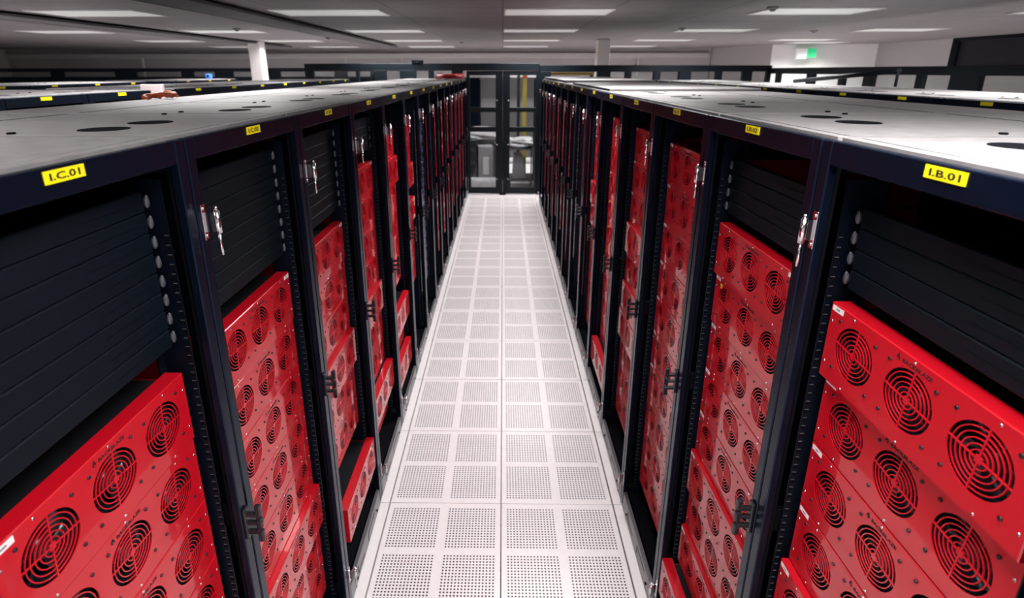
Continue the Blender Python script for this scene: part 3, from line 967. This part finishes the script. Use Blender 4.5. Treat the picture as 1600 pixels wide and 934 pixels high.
# sloping pipe over the rows at the right
t = thing('sloping_rail', (3.4, 5.6, 0))
b = MB(); b.use('cage'); b.tube((0, .87, 2.145), (0, -.80, 2.262), .022, 12); b.build('rail', t)
for y, z in ((.86, 2.14), (-.79, 2.25)):
    b = MB(); b.use('cage'); b.tube((0, y, ZT - .005), (0, y, z + .01), .012, 10); b.build('post', t)
tag(t, 'dark sloping rail standing on racks behind row I.B', 'rail')

# exit sign on the bright wall stub
t = thing('exit_sign', (7.95, 14.80, 2.56), math.radians(-9))
b = MB(); b.use('sign_white'); b.box(-.22, .02, -.04, .12, 0, .26, .008); b.build('housing', t)
b = MB(); b.use('green'); b.box(.02, .24, -.045, .10, .03, .26, .006); b.build('lit_panel', t)['label'] = 'green lit panel'
tag(t, 'exit sign with a green lit half on the bright wall', 'sign')

# ceiling lights, shade strips, detectors
CX = (-7.6, -4.80, -2.02, .64, 3.62, 6.75)
CYS = (-2.4, .55, 3.65, 6.72, 9.75, 12.75, 15.9)
def fixture_meshes():
    b = MB(); b.use('fixture'); w, d = .625, .34
    for (x0, x1, y0, y1) in ((-w, w, -d, -d + .02), (-w, w, d - .02, d), (-w, -w + .02, -d, d), (w - .02, w, -d, d)):
        b.box(x0, x1, y0, y1, -.012, 0)
    f = b.data('light_frame')
    b = MB(); b.use('diffuser'); b.box(-w + .02, w - .02, -d + .02, d - .02, -.006, -.001)
    return f, b.data('diffuser')
FX = fixture_meshes()
LD = bpy.data.lights.new('louvred_lamp', 'AREA'); LD.shape = 'RECTANGLE'; LD.size = 1.18; LD.size_y = .60
LD.energy = 62; LD.color = (1., .972, .975); LD.spread = math.radians(142)
NAMES_X = ['sixth column from the aisle', 'third column out over row I.C', 'second column out over row I.C', 'column over the aisle', 'second column out over row I.B', 'third column out over row I.B']
first = None
for i, x in enumerate(CX):
    for j, y in enumerate(CYS):
        if i == 5 and j == 6: x, y = 7.75, 14.05
        t = thing('ceiling_light', (x, y, ZC))
        link('light_frame', FX[0], t); link('diffuser', FX[1], t)
        lo = bpy.data.objects.new('lamp', LD); COL.objects.link(lo); lo.parent = t; lo.location = (0, 0, -.02)
        nm = ['outermost column beyond row I.C', 'second column beyond row I.C', 'first column beyond row I.C', 'column over the aisle', 'first column beyond row I.B', 'second column beyond row I.B'][i]
        tag(t, 'rectangular ceiling light, %s from the far wall, %s' % (ORD[len(CYS) - 1 - j], nm), 'ceiling light', 'ceiling lights')
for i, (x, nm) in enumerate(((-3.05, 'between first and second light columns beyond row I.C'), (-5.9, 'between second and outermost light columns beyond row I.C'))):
    t = thing('ceiling_shade_band', (x, 0, 0))  # dark strips added to stand for soft shade bands on the ceiling
    b = MB(); b.use('shade_strip'); b.box(-.24, .24, -2.5, 15., ZC - .055, ZC - .045)
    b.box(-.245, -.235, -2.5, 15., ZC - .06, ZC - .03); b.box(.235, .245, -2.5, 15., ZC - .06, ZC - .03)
    b.build('shade_strip', t)
    b = MB(); b.use('shade_strip')
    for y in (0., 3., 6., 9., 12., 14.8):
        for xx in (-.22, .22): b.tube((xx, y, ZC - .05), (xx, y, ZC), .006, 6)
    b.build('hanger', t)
    tag(t, 'dark strip added as soft ceiling shade, %s' % nm, 'cable tray')
DET = [(-4.3, 9.1, 'over the row behind I.C'), (-3.6, 11.6, 'over the far end of the row behind I.C'), (2.9, 9.2, 'over the row behind I.B'), (5.4, 9.9, 'near the right glazed frame'), (2.95, 6.3, 'beside a light over the row behind I.B'), (-1.0, 13.6, 'beyond the end door')]
for x, y, nm in DET:
    b = MB(); b.use('grey_panel'); b.tube((x, y, ZC), (x, y, ZC - .025), .06, 16); b.tube((x, y, ZC - .025), (x, y, ZC - .05), .04, 16, .02)
    tag(b.build('smoke_detector'), 'small grey smoke detector on ceiling %s' % nm, 'smoke detector')

# ------------------------------------------------------------------ world, camera
w = bpy.data.worlds.new('world'); sc.world = w; w.use_nodes = True
w.node_tree.nodes['Background'].inputs[0].default_value = (.9, .95, 1., 1); w.node_tree.nodes['Background'].inputs[1].default_value = 0.02

cd = bpy.data.cameras.new('camera'); cam = bpy.data.objects.new('camera', cd); COL.objects.link(cam)
cd.sensor_width = 36.; cd.lens = 828.15/1600*36
cd.shift_x = 26./1600; cd.shift_y = -102./1600
pit, yaw, roll = .2977, .0143, .0014
Rm = Matrix.Rotation(yaw, 4, 'Z') @ Matrix.Rotation(PI/2 - pit, 4, 'X') @ Matrix.Rotation(-roll, 4, 'Z')
cam.matrix_world = Matrix.Translation((.0042, 0, 2.2638)) @ Rm
cd.clip_start = .05
cd.dof.use_dof = True; cd.dof.focus_distance = 1.45; cd.dof.aperture_fstop = 3.7
sc.camera = cam
sc.view_settings.view_transform = 'Standard'; sc.view_settings.look = 'None'
sc.view_settings.exposure = 0.; sc.view_settings.gamma = 1.; sc.view_settings.use_curve_mapping = False
sc.cycles.use_denoising = True
sc.cycles.max_bounces = 8; sc.cycles.diffuse_bounces = 4; sc.cycles.glossy_bounces = 4; sc.cycles.transparent_max_bounces = 8
